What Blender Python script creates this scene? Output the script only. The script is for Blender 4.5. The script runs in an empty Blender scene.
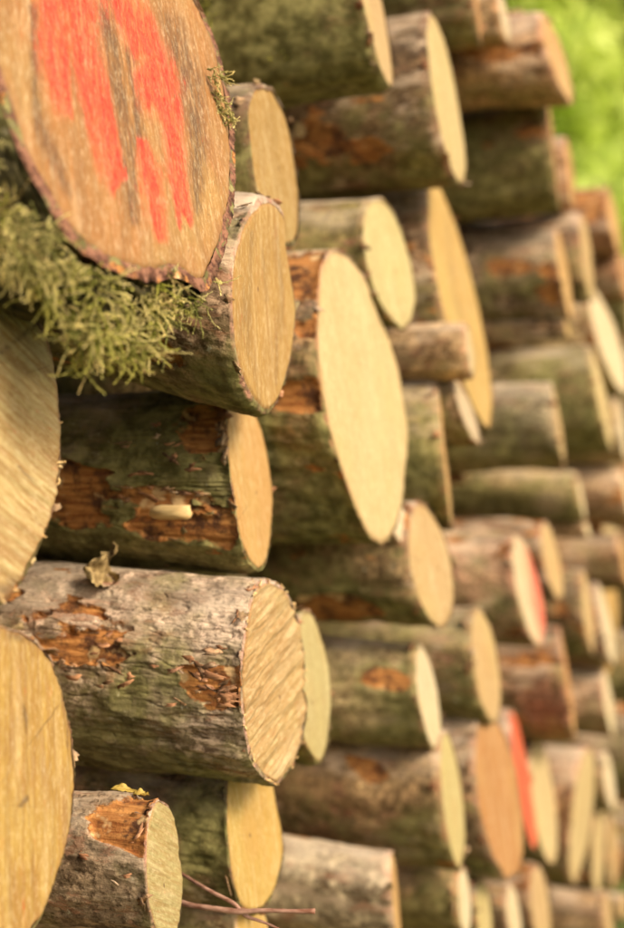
import bpy, math, random
import numpy as np
from mathutils import Vector, Matrix

# ------------------------------------------------------------------ camera, world, sun, exposure
random.seed(7)
RNG = np.random.default_rng(7)
sc = bpy.context.scene
CAM_H = 1.06
YAW = math.radians(21)
F = 1300.0                                   # focal length in pixels of the 624 px wide photograph
cam_data = bpy.data.cameras.new('camera')
cam = bpy.data.objects.new('camera', cam_data)
sc.collection.objects.link(cam)
sc.camera = cam
cam.location = (0, 0, CAM_H)
cam.rotation_euler = (math.radians(90), 0, YAW)
cam_data.sensor_fit = 'HORIZONTAL'
cam_data.sensor_width = 24
cam_data.lens = 50
cam_data.clip_start = 0.02
cam_data.clip_end = 500
cam_data.dof.use_dof = True
cam_data.dof.focus_distance = 1.09
cam_data.dof.aperture_fstop = 2.8

world = bpy.data.worlds.new('World')
sc.world = world
world.use_nodes = True
wn = world.node_tree
wn.nodes.clear()
sky = wn.nodes.new('ShaderNodeTexSky')
sky.sky_type = 'NISHITA'
sky.sun_disc = False
SUN_EL, SUN_AZ = math.radians(36), math.radians(108)     # azimuth clockwise from +Y
sky.sun_elevation = SUN_EL
sky.sun_rotation = SUN_AZ
sky.air_density = 1.0
sky.dust_density = 4.0
sky.ozone_density = 0.6
bg = wn.nodes.new('ShaderNodeBackground')
bg.inputs['Strength'].default_value = 0.15
wo = wn.nodes.new('ShaderNodeOutputWorld')
wn.links.new(sky.outputs[0], bg.inputs[0])
wn.links.new(bg.outputs[0], wo.inputs[0])

sun_d = bpy.data.lights.new('sun', 'SUN')
sun_d.energy = 2.9
sun_d.angle = math.radians(18)
sun_d.color = (1.0, 0.88, 0.70)
sun = bpy.data.objects.new('sun', sun_d)
sc.collection.objects.link(sun)
sd = Vector((math.sin(SUN_AZ) * math.cos(SUN_EL), math.cos(SUN_AZ) * math.cos(SUN_EL), math.sin(SUN_EL)))
sun.rotation_euler = sd.to_track_quat('Z', 'Y').to_euler()
sun.location = sd * 20

sc.view_settings.view_transform = 'Standard'
sc.view_settings.look = 'None'
sc.view_settings.gamma = 1
sc.view_settings.exposure = 0.58
try:
    sc.view_settings.use_white_balance = True
    sc.view_settings.white_balance_temperature = 7300
    sc.view_settings.white_balance_tint = 6
except Exception:
    pass

# ------------------------------------------------------------------ maths helpers
FWD = np.array([-math.sin(YAW), math.cos(YAW), 0.0])
RGT = np.array([math.cos(YAW), math.sin(YAW), 0.0])
UP = np.array([0.0, 0.0, 1.0])
CAM = np.array([0, 0, CAM_H])


def at(x, y, z):
    """world point seen at a pixel of the photograph, at depth z metres"""
    return CAM + z * (FWD + (x - 312) / F * RGT + (464 - y) / F * UP)


def lin(c):
    return tuple(((v / 255) / 12.92 if v / 255 <= .04045 else ((v / 255 + .055) / 1.055) ** 2.4) for v in c)


def _hash(ix, iy, iz):
    h = (ix.astype(np.int64) * 374761393 + iy.astype(np.int64) * 668265263 + iz.astype(np.int64) * 2147483647 * 3) & 0xffffffff
    h = ((h ^ (h >> 13)) * 1274126177) & 0xffffffff
    h = ((h ^ (h >> 16)) * 2246822519) & 0xffffffff
    return ((h ^ (h >> 15)) & 0xffff) / 65535.0


def vnoise(x, y, z):
    x, y, z = np.broadcast_arrays(x, y, z)
    fx, fy, fz = np.floor(x), np.floor(y), np.floor(z)
    ux, uy, uz = x - fx, y - fy, z - fz
    ux = ux * ux * (3 - 2 * ux); uy = uy * uy * (3 - 2 * uy); uz = uz * uz * (3 - 2 * uz)
    r = 0
    for i in (0, 1):
        for j in (0, 1):
            for k in (0, 1):
                w = (ux if i else 1 - ux) * (uy if j else 1 - uy) * (uz if k else 1 - uz)
                r = r + w * _hash(fx + i, fy + j, fz + k)
    return r * 2 - 1


def fbm(x, y, z, o=4):
    r = 0; a = 1; n = 0
    for i in range(o):
        r = r + a * vnoise(x * 2 ** i + 17.3 * i, y * 2 ** i + 5.1 * i, z * 2 ** i + 9.7 * i)
        n += a; a *= .5
    return r / n


def sstep(a, b, x):
    t = np.clip((x - a) / (b - a), 0, 1)
    return t * t * (3 - 2 * t)


# ------------------------------------------------------------------ scene helpers
def tag(o, label=None, cat=None, group=None, kind=None):
    if label: o['label'] = label
    if cat: o['category'] = cat
    if group: o['group'] = group
    if kind: o['kind'] = kind
    return o


def mesh_obj(name, verts, faces, mats, parent=None, attrs=None, smooth=True, fmat=None):
    verts = np.asarray(verts, dtype=np.float32)
    me = bpy.data.meshes.new(name)
    if isinstance(faces, np.ndarray):
        nf, k = faces.shape
        me.vertices.add(len(verts)); me.vertices.foreach_set('co', verts.ravel())
        me.loops.add(nf * k); me.loops.foreach_set('vertex_index', faces.astype(np.int32).ravel())
        me.polygons.add(nf)
        me.polygons.foreach_set('loop_start', np.arange(0, nf * k, k, dtype=np.int32))
        me.polygons.foreach_set('loop_total', np.full(nf, k, dtype=np.int32))
        me.update(calc_edges=True)
    else:
        me.from_pydata([tuple(map(float, v)) for v in verts], [], [list(map(int, f)) for f in faces])
    for m in (mats if isinstance(mats, (list, tuple)) else [mats]):
        me.materials.append(m)
    if fmat is not None:
        me.polygons.foreach_set('material_index', np.asarray(fmat, dtype=np.int32))
    me.polygons.foreach_set('use_smooth', np.full(len(me.polygons), smooth, dtype=bool))
    for k, v in (attrs or {}).items():
        v = np.asarray(v, dtype=np.float32)
        if v.ndim == 1:
            a = me.attributes.new(k, 'FLOAT', 'POINT'); a.data.foreach_set('value', v)
        else:
            a = me.attributes.new(k, 'FLOAT_VECTOR', 'POINT'); a.data.foreach_set('vector', v.ravel())
    me.validate()
    me.update()
    o = bpy.data.objects.new(name, me)
    sc.collection.objects.link(o)
    if parent is not None:
        o.parent = parent
    return o


def empty(name, loc=(0, 0, 0), rot=None):
    o = bpy.data.objects.new(name, None)
    o.empty_display_size = .05
    sc.collection.objects.link(o)
    o.location = Vector([float(v) for v in loc])
    if rot is not None:
        o.rotation_euler = rot
    return o


class NT:
    """tiny node-tree writer"""
    def __init__(self, name):
        self.m = bpy.data.materials.new(name)
        self.m.use_nodes = True
        self.t = self.m.node_tree
        self.t.nodes.clear()
        self.out = self.t.nodes.new('ShaderNodeOutputMaterial')
        self.b = self.t.nodes.new('ShaderNodeBsdfPrincipled')
        self.t.links.new(self.b.outputs[0], self.out.inputs[0])

    def put(self, sock, v):
        if v is None: return
        if hasattr(v, 'is_output'):
            self.t.links.new(v, sock)
        elif isinstance(v, (tuple, list)) and len(v) == 3 and sock.type == 'RGBA':
            sock.default_value = (*v, 1)
        else:
            sock.default_value = v

    def n(self, typ, ins=None, **kw):
        nd = self.t.nodes.new(typ)
        for k, v in kw.items(): setattr(nd, k, v)
        for k, v in (ins or {}).items(): self.put(nd.inputs[k], v)
        return nd

    def math(self, op, a, b=None, c=None, clamp=False):
        nd = self.n('ShaderNodeMath', operation=op, use_clamp=clamp)
        for i, v in enumerate((a, b, c)): self.put(nd.inputs[i], v)
        return nd.outputs[0]

    def vmath(self, op, a, b=None):
        nd = self.n('ShaderNodeVectorMath', operation=op)
        for i, v in enumerate((a, b)): self.put(nd.inputs[i], v)
        return nd.outputs[0]

    def noise(self, vec, scale, detail=4, rough=.55, dist=0):
        nd = self.n('ShaderNodeTexNoise', {'Vector': vec, 'Scale': scale, 'Detail': detail, 'Roughness': rough, 'Distortion': dist})
        return nd.outputs[0]

    def ramp(self, f, a, b, interp='LINEAR'):
        nd = self.n('ShaderNodeMapRange', {'Value': f, 'From Min': a, 'From Max': b}, clamp=True, interpolation_type='SMOOTHSTEP' if interp == 'S' else 'LINEAR')
        return nd.outputs[0]

    def mix(self, f, a, b, bt='MIX'):
        nd = self.n('ShaderNodeMix', data_type='RGBA', blend_type=bt)
        self.put(nd.inputs[0], f); self.put(nd.inputs[6], a); self.put(nd.inputs[7], b)
        return nd.outputs[2]

    def attr(self, name):
        return self.n('ShaderNodeAttribute', attribute_name=name)

    def bump(self, h, strength, dist, prev=None):
        nd = self.n('ShaderNodeBump', {'Height': h, 'Strength': strength, 'Distance': dist})
        if prev is not None: self.put(nd.inputs['Normal'], prev)
        return nd.outputs[0]


# ------------------------------------------------------------------ materials
def mat_bark():
    k = NT('bark')
    tc = k.n('ShaderNodeTexCoord').outputs['Object']
    oi = k.n('ShaderNodeObjectInfo')
    off = k.n('ShaderNodeCombineXYZ', {'X': k.math('MULTIPLY', oi.outputs['Random'], 37.0), 'Y': k.math('MULTIPLY', oi.outputs['Random'], 91.0)}).outputs[0]
    p = k.vmath('ADD', tc, off)
    ps = k.vmath('MULTIPLY', p, (.35, 1, 1))
    n1 = k.noise(ps, 22, 6, .6)
    n2 = k.noise(p, 60, 5, .65)
    n3 = k.noise(ps, 160, 4, .6)
    base = k.mix(k.ramp(n1, .38, .62), (.060, .040, .024), (.235, .19, .135))
    n4 = k.noise(p, 130, 5, .75)
    base = k.mix(k.ramp(n2, .48, .64), base, (.32, .25, .18))
    base = k.mix(k.math('MULTIPLY', k.ramp(n4, .48, .60), .85), base, (.045, .028, .016))
    base = k.mix(.85, base, oi.outputs['Color'], 'MULTIPLY')
    # red-brown and pinkish flakes
    red = k.ramp(k.noise(ps, 40, 6, .72, .5), .55, .61)
    base = k.mix(k.math('MULTIPLY', red, .8), base, k.mix(k.ramp(n4, .42, .58), (.17, .060, .028), (.42, .23, .15)))
    # mottled paler tone towards the upper side
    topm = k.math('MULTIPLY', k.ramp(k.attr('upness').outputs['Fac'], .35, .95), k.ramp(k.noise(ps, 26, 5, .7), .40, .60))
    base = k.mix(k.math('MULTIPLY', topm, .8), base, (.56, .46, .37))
    base = k.mix(k.math('MULTIPLY', k.ramp(k.noise(ps, 10, 3, .6), .52, .62), .55), base, k.mix(.6, base, (.05, .032, .018)))
    base = k.mix(k.math('MULTIPLY', k.ramp(k.noise(ps, 19, 6, .75), .55, .61), .7), base, (.56, .42, .31))
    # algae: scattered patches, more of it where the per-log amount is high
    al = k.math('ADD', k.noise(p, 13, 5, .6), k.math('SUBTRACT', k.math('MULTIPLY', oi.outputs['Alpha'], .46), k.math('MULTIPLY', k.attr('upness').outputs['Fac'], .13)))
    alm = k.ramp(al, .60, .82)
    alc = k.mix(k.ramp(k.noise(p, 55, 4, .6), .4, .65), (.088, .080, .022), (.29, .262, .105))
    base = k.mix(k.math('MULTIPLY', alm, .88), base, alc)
    # pale lichen specks
    li = k.ramp(k.noise(p, 90, 4, .7), .64, .70)
    li = k.math('MULTIPLY', li, k.ramp(k.noise(p, 11, 3, .5), .48, .6))
    base = k.mix(k.math('MULTIPLY', li, .85), base, (.46, .43, .33))
    # peeled places: fibrous inner bark
    pe0 = k.attr('peel').outputs['Fac']
    pe = k.ramp(k.math('ADD', pe0, k.math('MULTIPLY', k.math('SUBTRACT', k.noise(ps, 75, 6, .75), .5), 1.5)), .46, .58)
    fib = k.noise(k.vmath('MULTIPLY', p, (.10, 1, 1)), 210, 4, .6)
    inner = k.mix(k.ramp(fib, .35, .65), (.23, .075, .020), (.52, .24, .080))
    inner = k.mix(k.ramp(k.noise(p, 38, 6, .75), .47, .60), inner, (.085, .034, .016))
    inner = k.mix(k.ramp(k.noise(p, 42, 3, .5), .60, .68), inner, (.62, .42, .22))
    base = k.mix(pe, base, inner)
    # rim: the cut section of the bark
    rim = k.attr('rim').outputs['Fac']
    rimc = k.mix(k.ramp(n4, .44, .56), (.095, .045, .034), (.26, .15, .11))
    rimc = k.mix(.7, rimc, oi.outputs['Color'], 'MULTIPLY')
    base = k.mix(k.math('MULTIPLY', rim, k.ramp(n2, .42, .66)), base, rimc)
    k.put(k.b.inputs['Base Color'], base)
    k.b.inputs['Roughness'].default_value = .82
    k.b.inputs['Specular IOR Level'].default_value = .3
    b = k.bump(n1, .8, .006)
    b = k.bump(n2, .9, .0022, b)
    b = k.bump(n3, .8, .0010, b)
    b = k.bump(n4, .8, .0014, b)
    b = k.bump(k.math('MULTIPLY', fib, pe), .8, .0012, b)
    k.put(k.b.inputs['Normal'], b)
    return k.m


def mat_wood():
    k = NT('cut_wood')
    fuv = k.attr('fuv').outputs['Vector']           # x along the saw marks, y across, metres
    prm = k.attr('prm').outputs['Vector']           # x saw mark strength, y ageing, z ring strength
    rp = k.attr('pith').outputs['Vector']           # vector from the pith, metres
    rho = k.attr('rho').outputs['Fac']
    oi = k.n('ShaderNodeObjectInfo')
    sp = k.n('ShaderNodeSeparateXYZ', {0: prm})
    off = k.n('ShaderNodeCombineXYZ', {'Z': k.math('MULTIPLY', oi.outputs['Random'], 50.0)}).outputs[0]
    p = k.vmath('ADD', fuv, off)
    st = k.noise(k.vmath('MULTIPLY', p, (.06, 1, 1)), 330, 4, .65)
    st2 = k.noise(k.vmath('MULTIPLY', p, (.10, 1, 1)), 95, 3, .5)
    sp_ = k.noise(k.vmath('MULTIPLY', p, (.5, 1, 1)), 420, 4, .7)
    col = oi.outputs['Color']
    dark = k.mix(.55, col, (.42, .24, .085))
    c = k.mix(k.ramp(st, .43, .56), k.mix(sp.outputs[0], col, k.mix(.75, col, (.26, .13, .04))), col)
    c = k.mix(k.math('MULTIPLY', k.ramp(st2, .52, .72), .42), c, k.mix(.5, col, (.80, .68, .46)))
    # growth rings
    rl = k.n('ShaderNodeVectorMath', operation='LENGTH', ).outputs['Value']
    nl = k.t.nodes[-1]
    k.put(nl.inputs[0], rp)
    wob = k.noise(k.vmath('ADD', rp, off), 18, 2, .5)
    rr = k.math('ADD', rl, k.math('MULTIPLY', wob, .012))
    ring = k.math('SINE', k.math('MULTIPLY', rr, 1150.0))
    ring = k.ramp(ring, .1, 1.0)
    c = k.mix(k.math('MULTIPLY', k.math('MULTIPLY', ring, sp.outputs[2]), .5), c, dark)
    # heart, broad tone variation, ageing stains
    big = k.noise(p, 14, 4, .6)
    c = k.mix(k.math('MULTIPLY', k.ramp(big, .45, .72), .5), c, dark)
    age = k.math('MULTIPLY', k.ramp(k.noise(k.vmath('MULTIPLY', p, (.28, 1, 1)), 42, 5, .68), .42, .66), sp.outputs[1])
    c = k.mix(age, c, (.20, .095, .035))
    blot = k.noise(p, 7, 3, .6)
    c = k.mix(k.math('MULTIPLY', k.ramp(blot, .5, .68), .35), c, k.mix(.5, col, (.36, .34, .12)))
    sa = k.math('MULTIPLY', k.attr('stain').outputs['Fac'], k.ramp(k.noise(k.vmath('MULTIPLY', p, (.18, 1, 1)), 170, 5, .75), .36, .56))
    c = k.mix(k.math('MULTIPLY', sa, .85), c, (.085, .042, .022))
    fine = k.noise(k.vmath('MULTIPLY', p, (.4, 1, 1)), 260, 6, .8)
    c = k.mix(k.math('MULTIPLY', k.ramp(fine, .52, .64), .42), c, k.mix(.6, col, (.22, .12, .05)))
    c = k.mix(k.math('MULTIPLY', k.ramp(fine, .50, .38), .22), c, (.82, .70, .48))
    spk = k.math('MULTIPLY', k.ramp(sp_, .60, .70), k.math('ADD', .22, k.math('MULTIPLY', sp.outputs[1], .7)))
    c = k.mix(spk, c, (.13, .065, .028))
    # pith spot, heartwood and drying checks
    rn = oi.outputs['Random']
    hr = k.math('ADD', .012, k.math('MULTIPLY', rn, .022))
    heart = k.math('SUBTRACT', 1.0, k.ramp(k.math('DIVIDE', rr, hr), .75, 1.1))
    c = k.mix(k.math('MULTIPLY', heart, k.math('MULTIPLY', k.ramp(rn, .3, .9), .38)), c, k.mix(.5, col, (.36, .17, .06)))
    pitm = k.math('SUBTRACT', 1.0, k.ramp(rl, .0015, .003))
    c = k.mix(k.math('MULTIPLY', pitm, .8), c, (.12, .06, .03))
    sx_ = k.n('ShaderNodeSeparateXYZ', {0: rp})
    ang = k.math('ARCTAN2', sx_.outputs[1], sx_.outputs[0])
    an_n = k.n('ShaderNodeTexNoise', {'Scale': 2.6, 'Detail': 2}, noise_dimensions='2D')
    cmb = k.n('ShaderNodeCombineXYZ', {'X': k.math('ADD', k.math('MULTIPLY', k.math('COSINE', ang), 1.6), k.math('MULTIPLY', rn, 30.0)), 'Y': k.math('MULTIPLY', k.math('SINE', ang), 1.6)})
    k.put(an_n.inputs['Vector'], cmb.outputs[0])
    chk = k.math('ABSOLUTE', k.math('SUBTRACT', an_n.outputs[0], .56))
    chk = k.math('SUBTRACT', 1.0, k.ramp(k.math('MULTIPLY', chk, k.math('ADD', rl, .01)), .00004, .00016))
    chk = k.math('MULTIPLY', chk, k.math('MULTIPLY', k.ramp(rho, .15, .3), k.ramp(k.noise(k.vmath('ADD', rp, off), 30, 2, .5), .46, .54)))
    c = k.mix(k.math('MULTIPLY', chk, .75), c, (.10, .052, .024))
    # darker cambium line next to the bark
    c = k.mix(k.math('MULTIPLY', k.ramp(rho, .955, 1.0), .65), c, (.26, .13, .05))
    # sprayed paint soaking unevenly into the grain
    pa = k.attr('paint').outputs['Fac']
    pb = k.noise(k.vmath('MULTIPLY', p, (.22, 1, 1)), 85, 8, .85)
    pb2 = k.noise(k.vmath('MULTIPLY', p, (.30, 1, 1)), 300, 4, .8)
    pm = k.ramp(k.math('ADD', k.math('ADD', pa, k.math('MULTIPLY', k.math('SUBTRACT', pb, .5), 3.0)), k.math('MULTIPLY', k.math('SUBTRACT', pb2, .5), 1.6)), .34, 1.12)
    pm = k.math('MAXIMUM', pm, k.math('MULTIPLY', k.ramp(pa, .0, .8), .30))
    pc = k.mix(k.ramp(k.noise(p, 120, 4, .6), .35, .68), (.44, .016, .012), (.70, .070, .045))
    c = k.mix(k.math('MULTIPLY', pm, k.math('SUBTRACT', .95, k.math('MULTIPLY', k.ramp(sp_, .50, .62), .45))), c, pc)
    k.put(k.b.inputs['Base Color'], c)
    k.b.inputs['Roughness'].default_value = .72
    k.b.inputs['Specular IOR Level'].default_value = .28
    b = k.bump(st2, .8, .0020)
    b = k.bump(fine, .7, .0014, b)
    b = k.bump(st, .8, .0009, b)
    b = k.bump(sp_, .5, .0005, b)
    k.put(k.b.inputs['Normal'], b)
    return k.m


def mat_vcol(name, rough=.7, trans=0, attr='vc', bump=None):
    k = NT(name)
    c = k.attr(attr).outputs['Color']
    tc = k.n('ShaderNodeTexCoord').outputs['Object']
    n = k.noise(tc, bump or 120, 4, .6)
    c = k.mix(k.ramp(n, .3, .7), k.mix(.25, c, (.3, .3, .3), 'MULTIPLY'), c)
    k.put(k.b.inputs['Base Color'], c)
    k.b.inputs['Roughness'].default_value = rough
    k.b.inputs['Specular IOR Level'].default_value = .3
    if trans:
        tr = k.n('ShaderNodeBsdfTranslucent', {'Color': c})
        mx = k.n('ShaderNodeMixShader', {0: trans, 1: k.b.outputs[0], 2: tr.outputs[0]})
        k.t.links.new(mx.outputs[0], k.out.inputs[0])
    return k.m


def mat_simple(name, ca, cb, scale=60, rough=.8, stretch=(1, 1, 1), bump=.001):
    k = NT(name)
    tc = k.n('ShaderNodeTexCoord').outputs['Object']
    n = k.noise(k.vmath('MULTIPLY', tc, stretch), scale, 5, .62)
    k.put(k.b.inputs['Base Color'], k.mix(k.ramp(n, .35, .65), ca, cb))
    k.b.inputs['Roughness'].default_value = rough
    k.b.inputs['Specular IOR Level'].default_value = .3
    k.put(k.b.inputs['Normal'], k.bump(n, .8, bump))
    return k.m


BARK = mat_bark()
WOOD = mat_wood()
MOSS = mat_vcol('moss', .8, .25)
LEAF = mat_vcol('foliage', .55, .45, bump=6)
GROUND = mat_simple('forest_ground', (.035, .05, .012), (.12, .15, .035), 3, .95, bump=.02)
TWIG = mat_simple('twig_bark', (.20, .085, .055), (.50, .30, .24), 130, .7, (.3, 1, 1))
DRY = mat_simple('dry_leaf_skin', (.16, .105, .045), (.38, .28, .14), 90, .75)
YEL = mat_simple('yellow_leaf_skin', (.26, .17, .035), (.52, .38, .10), 90, .6)
FRESH = mat_simple('fresh_wood', (.52, .30, .12), (.82, .62, .34), 150, .7, (.12, 1, 1))
FLAKE = mat_simple('bark_flake', (.15, .060, .030), (.48, .24, .13), 120, .8, (.3, 1, 1), .002)
TRUNK = mat_simple('tree_bark', (.06, .05, .035), (.18, .15, .11), 12, .9, (1, 1, .3), .01)

# ------------------------------------------------------------------ ground
n = 60
gx = np.linspace(-1, 1, n)
gx = np.sign(gx) * np.abs(gx) ** 2.4 * 220
X, Y = np.meshgrid(gx, gx)
Zg = fbm(X * .35, Y * .35, 0 * X, 3) * .05 * np.clip((np.hypot(X + 1, Y - 2) - 3.5) / 4, 0, 4)
gv = np.stack([X - 1, Y + 2, Zg], -1).reshape(-1, 3)
ii = np.arange(n * n).reshape(n, n)
gf = np.stack([ii[:-1, :-1], ii[:-1, 1:], ii[1:, 1:], ii[1:, :-1]], -1).reshape(-1, 4)
tag(mesh_obj('ground', gv, gf, GROUND), kind='structure')

# ------------------------------------------------------------------ logs
WHT = (232, 214, 176)
TONE = dict(cream=(222, 198, 148), yellow=(214, 174, 98), tan=(212, 178, 128), pale=(234, 218, 184), orange=(214, 166, 106),
            green=(206, 192, 138), grey=(198, 180, 152), ochre=(202, 160, 94), brown=(196, 134, 80), white=(240, 228, 202))
BARKS = dict(grey=(1.25, 1.12, .98), brown=(1.12, .86, .62), red=(1.5, 1.02, .76), pale=(2.3, 1.95, 1.55), dark=(.72, .58, .40), olive=(1.1, 1.02, .62), ash=(1.9, 1.85, 1.9), black=(.42, .30, .17), plum=(1.25, .98, .95))  # black: local shadow between logs put into the bark colour


def seg_mask(px, py, strokes):
    m = np.zeros_like(px)
    for s in strokes:
        for (x0, y0, r0), (x1, y1, r1) in zip(s[:-1], s[1:]):
            dx, dy = x1 - x0, y1 - y0
            t = np.clip(((px - x0) * dx + (py - y0) * dy) / (dx * dx + dy * dy + 1e-9), 0, 1)
            d = np.hypot(px - x0 - t * dx, py - y0 - t * dy)
            rr = r0 + (r1 - r0) * t
            m = np.maximum(m, 1 - sstep(rr * .25, rr * 1.9, d))
    return m


def build_log(name, T, B, w, z, label, tone='tan', bark='grey', green=.4, group=None, detail=0, outline=None, streak=0.0,
              saw=.4, age=.1, rings=.2, paint=None, peel=-.36, bands=(), slope=0.0, length=1.05, th=.0035, groove=0.0,
              end=None, lump=.060, seed=0, tint=1.0, cat='log', free=None, sdir=None, stain=None, rimw=1):
    """one log: an Empty at the middle of its cut end, parts bark and cut_face.  T and B are the highest and lowest point of the
    cut end as measured in the photograph, w its width, z its distance."""
    if free is None:
        c2 = np.array([(T[0] + B[0]) / 2, (T[1] + B[1]) / 2])
        u, v = (c2[0] - 312) / F, (464 - c2[1]) / F
        Mt = np.array([[w / 2, (T[0] - B[0]) / 2], [0, (B[1] - T[1]) / 2]])
        U, S, _ = np.linalg.svd(Mt)
        major, minor = U[:, 0] * S[0], U[:, 1] * S[1]
        if major[1] < 0: major = -major
        if minor[0] < 0: minor = -minor
        a1 = (at(c2[0] + major[0], c2[1] - major[1], z) - at(c2[0] - major[0], c2[1] + major[1], z)) / 2
        r = np.linalg.norm(a1)
        def ends(m):
            p1 = at(c2[0] + minor[0], c2[1] - minor[1], z + m); p0 = at(c2[0] - minor[0], c2[1] + minor[1], z - m)
            return (p1 + p0) / 2, (p1 - p0) / 2
        lo, hi = 0, r * 1.3
        for _ in range(30):
            m = (lo + hi) / 2
            if np.linalg.norm(ends(m)[1]) < r: lo = m
            else: hi = m
        ctr, a2 = ends(lo)
    else:
        ctr, r, a1, a2 = free
        c2 = None
    nrm = np.cross(a2, a1); nrm /= np.linalg.norm(nrm)
    if nrm[0] < 0: nrm = -nrm
    rg = np.random.default_rng(1000 + seed)
    ax = np.array([-1.0, rg.normal(0, .02), slope + rg.normal(0, .012)]); ax /= np.linalg.norm(ax)
    # local frame: x out of the cut end
    xl = -ax; zl = UP - UP.dot(xl) * xl; zl /= np.linalg.norm(zl); yl = np.cross(zl, xl)
    R = np.stack([xl, yl, zl], 1)
    root = empty(name, ctr, Matrix(R.tolist()).to_euler())
    tag(root, label, cat, group)

    nth = (96, 256, 560)[detail]
    th_a = np.linspace(0, 2 * math.pi, nth, endpoint=False)
    ca, sa = np.cos(th_a), np.sin(th_a)
    sx = rg.uniform(0, 100)
    small = r < .03
    prof = 1 + lump * (fbm(ca * 1.3 + sx, sa * 1.3, sx * 1.7, 2)) * 1.6 + lump * .40 * vnoise(ca * 5 + sx, sa * 7, 0)
    if outline is not None:
        Mi = np.linalg.inv(np.stack([major, minor], 1))
        pts = np.array([Mi @ np.array([x - c2[0], c2[1] - y]) for x, y in outline])
        pa = np.arctan2(pts[:, 1], pts[:, 0]) % (2 * math.pi)
        pr = np.hypot(pts[:, 0], pts[:, 1])
        o = np.argsort(pa); pa, pr = pa[o], pr[o]
        # fill uncovered angles with the plain ellipse
        gp = np.linspace(0, 2 * math.pi, 24, endpoint=False)
        keep = [g for g in gp if np.min(np.abs((pa - g + math.pi) % (2 * math.pi) - math.pi)) > .45]
        pa = np.concatenate([pa, keep]); pr = np.concatenate([pr, np.ones(len(keep))])
        o = np.argsort(pa); pa, pr = pa[o], pr[o]
        pf = np.interp(th_a, pa, pr, period=2 * math.pi)
        kk = max(1, nth // 90)
        pf = sum(np.roll(pf, i) for i in range(-kk, kk + 1)) / (2 * kk + 1)
        prof = pf * (1 + .008 * vnoise(ca * 12 + sx, sa * 12, 0) + (.006 * vnoise(ca * 40, sa * 40 + sx, 0) if detail else 0))
    th = min(th, r * .07)
    # ---- bark tube
    if detail == 2: ss = np.concatenate([np.linspace(0, .30, 330), np.linspace(.31, length, 30)])
    elif detail == 1: ss = np.concatenate([np.linspace(0, .30, 110), np.linspace(.32, length, 20)])
    else: ss = np.concatenate([np.linspace(0, min(.35, length * .5), 26), np.linspace(min(.4, length * .55), length, 8)])
    Sg, Tg = np.meshgrid(ss, np.arange(nth), indexing='ij')
    base = a1[None, None] * ca[Tg][..., None] + a2[None, None] * sa[Tg][..., None]
    relax = sstep(0, .45, Sg)
    rad = prof[Tg] * (1 - relax) + (1 + lump * fbm(ca[Tg] * 1.2 + sx, sa[Tg] * 1.2, Sg * 2.5, 2)) * relax
    rad = rad * (1 + .03 * relax * (1 if not small else 0))
    bow = np.stack([0 * Sg, .012 * vnoise(Sg * 2.2, sx, 0), .012 * vnoise(Sg * 2.2, sx + 9, 4)], -1) * sstep(0, .3, Sg)[..., None] * min(1, r / .05)
    pos = base * rad[..., None] + Sg[..., None] * ax + bow
    perp = base - (base @ ax)[..., None] * ax
    perp /= np.linalg.norm(perp, axis=-1, keepdims=True) + 1e-9
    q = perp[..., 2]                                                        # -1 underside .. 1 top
    px_, py_, pz_ = Sg * 1.0, perp[..., 1] * r + 3 + sx, perp[..., 2] * r + 5
    lowf = fbm(px_ * 9, py_ * 16, pz_ * 16, 4)
    pm = lowf + peel
    for (qc, qw, s0, s1, amp) in bands:
        pm = pm + amp * np.exp(-((q - qc) / qw) ** 2) * sstep(s0 - .02, s0 + .02, Sg) * (1 - sstep(s1 - .03, s1 + .03, Sg)) * (perp @ -FWD > -.3)
    pm = pm + .10 * fbm(px_ * 70, py_ * 120, pz_ * 120, 3)
    psoft = sstep(-.16, .20, pm)
    pm = sstep(.0, .05 if detail else .12, pm)
    sc_ = min(1.0, r / .07)
    fl = fbm(px_ * 26, py_ * 75, pz_ * 75, 4)
    stairs = np.floor(fl * 5) / 5 + sstep(.75, 1, (fl * 5) % 1) * .2
    mid = fbm(px_ * 12 + 4, py_ * 30, pz_ * 30, 3)
    hgt = (.0026 * stairs + .0050 * mid) * sc_ + .007 * sc_ * vnoise(px_ * 6, py_ * 9, pz_ * 9)
    if detail:
        fis = np.abs(fbm(px_ * 18, py_ * 110, pz_ * 110 + 7, 3))
        hgt = hgt - .0016 * (1 - sstep(.0, .09, fis)) * sc_
    edge = np.exp(-((pm - .5) / .3) ** 2)
    hgt = hgt * (1 - .8 * pm) - .0042 * pm * sc_ + .0016 * edge * sc_
    # a few swellings and knots
    for _ in range(3 if not small else 0):
        kq, ks, kr = rg.uniform(0, nth), rg.uniform(.03, .5), rg.uniform(.012, .028) * sc_
        dt = (np.abs(Tg - kq + nth / 2) % nth - nth / 2) / nth * 2 * math.pi * r
        hgt = hgt + kr * .35 * np.exp(-(dt ** 2 + (Sg - ks) ** 2) / kr ** 2)
    hgt = hgt * sstep(-.004, .012, Sg)
    pos = pos + perp * hgt[..., None]
    chipm = sstep(.12, .3, fbm(ca * 5 + sx, sa * 5, 2.0 + 0 * ca, 4))
    pos[0] += ax[None] * (chipm * .004 * min(1, r / .06))[:, None]
    pos[0] += (ax[None] * (rg.uniform(0, .0015, nth) + .0012 * fbm(ca * 9, sa * 9, sx, 3))[:, None])
    f_in = 1 - th / r / prof
    inner = (a1[None] * ca[:, None] + a2[None] * sa[:, None]) * (prof * f_in)[:, None]
    P = np.concatenate([inner[None], pos], 0)
    nr = P.shape[0]
    idx = np.arange(nr * nth).reshape(nr, nth)
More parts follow.
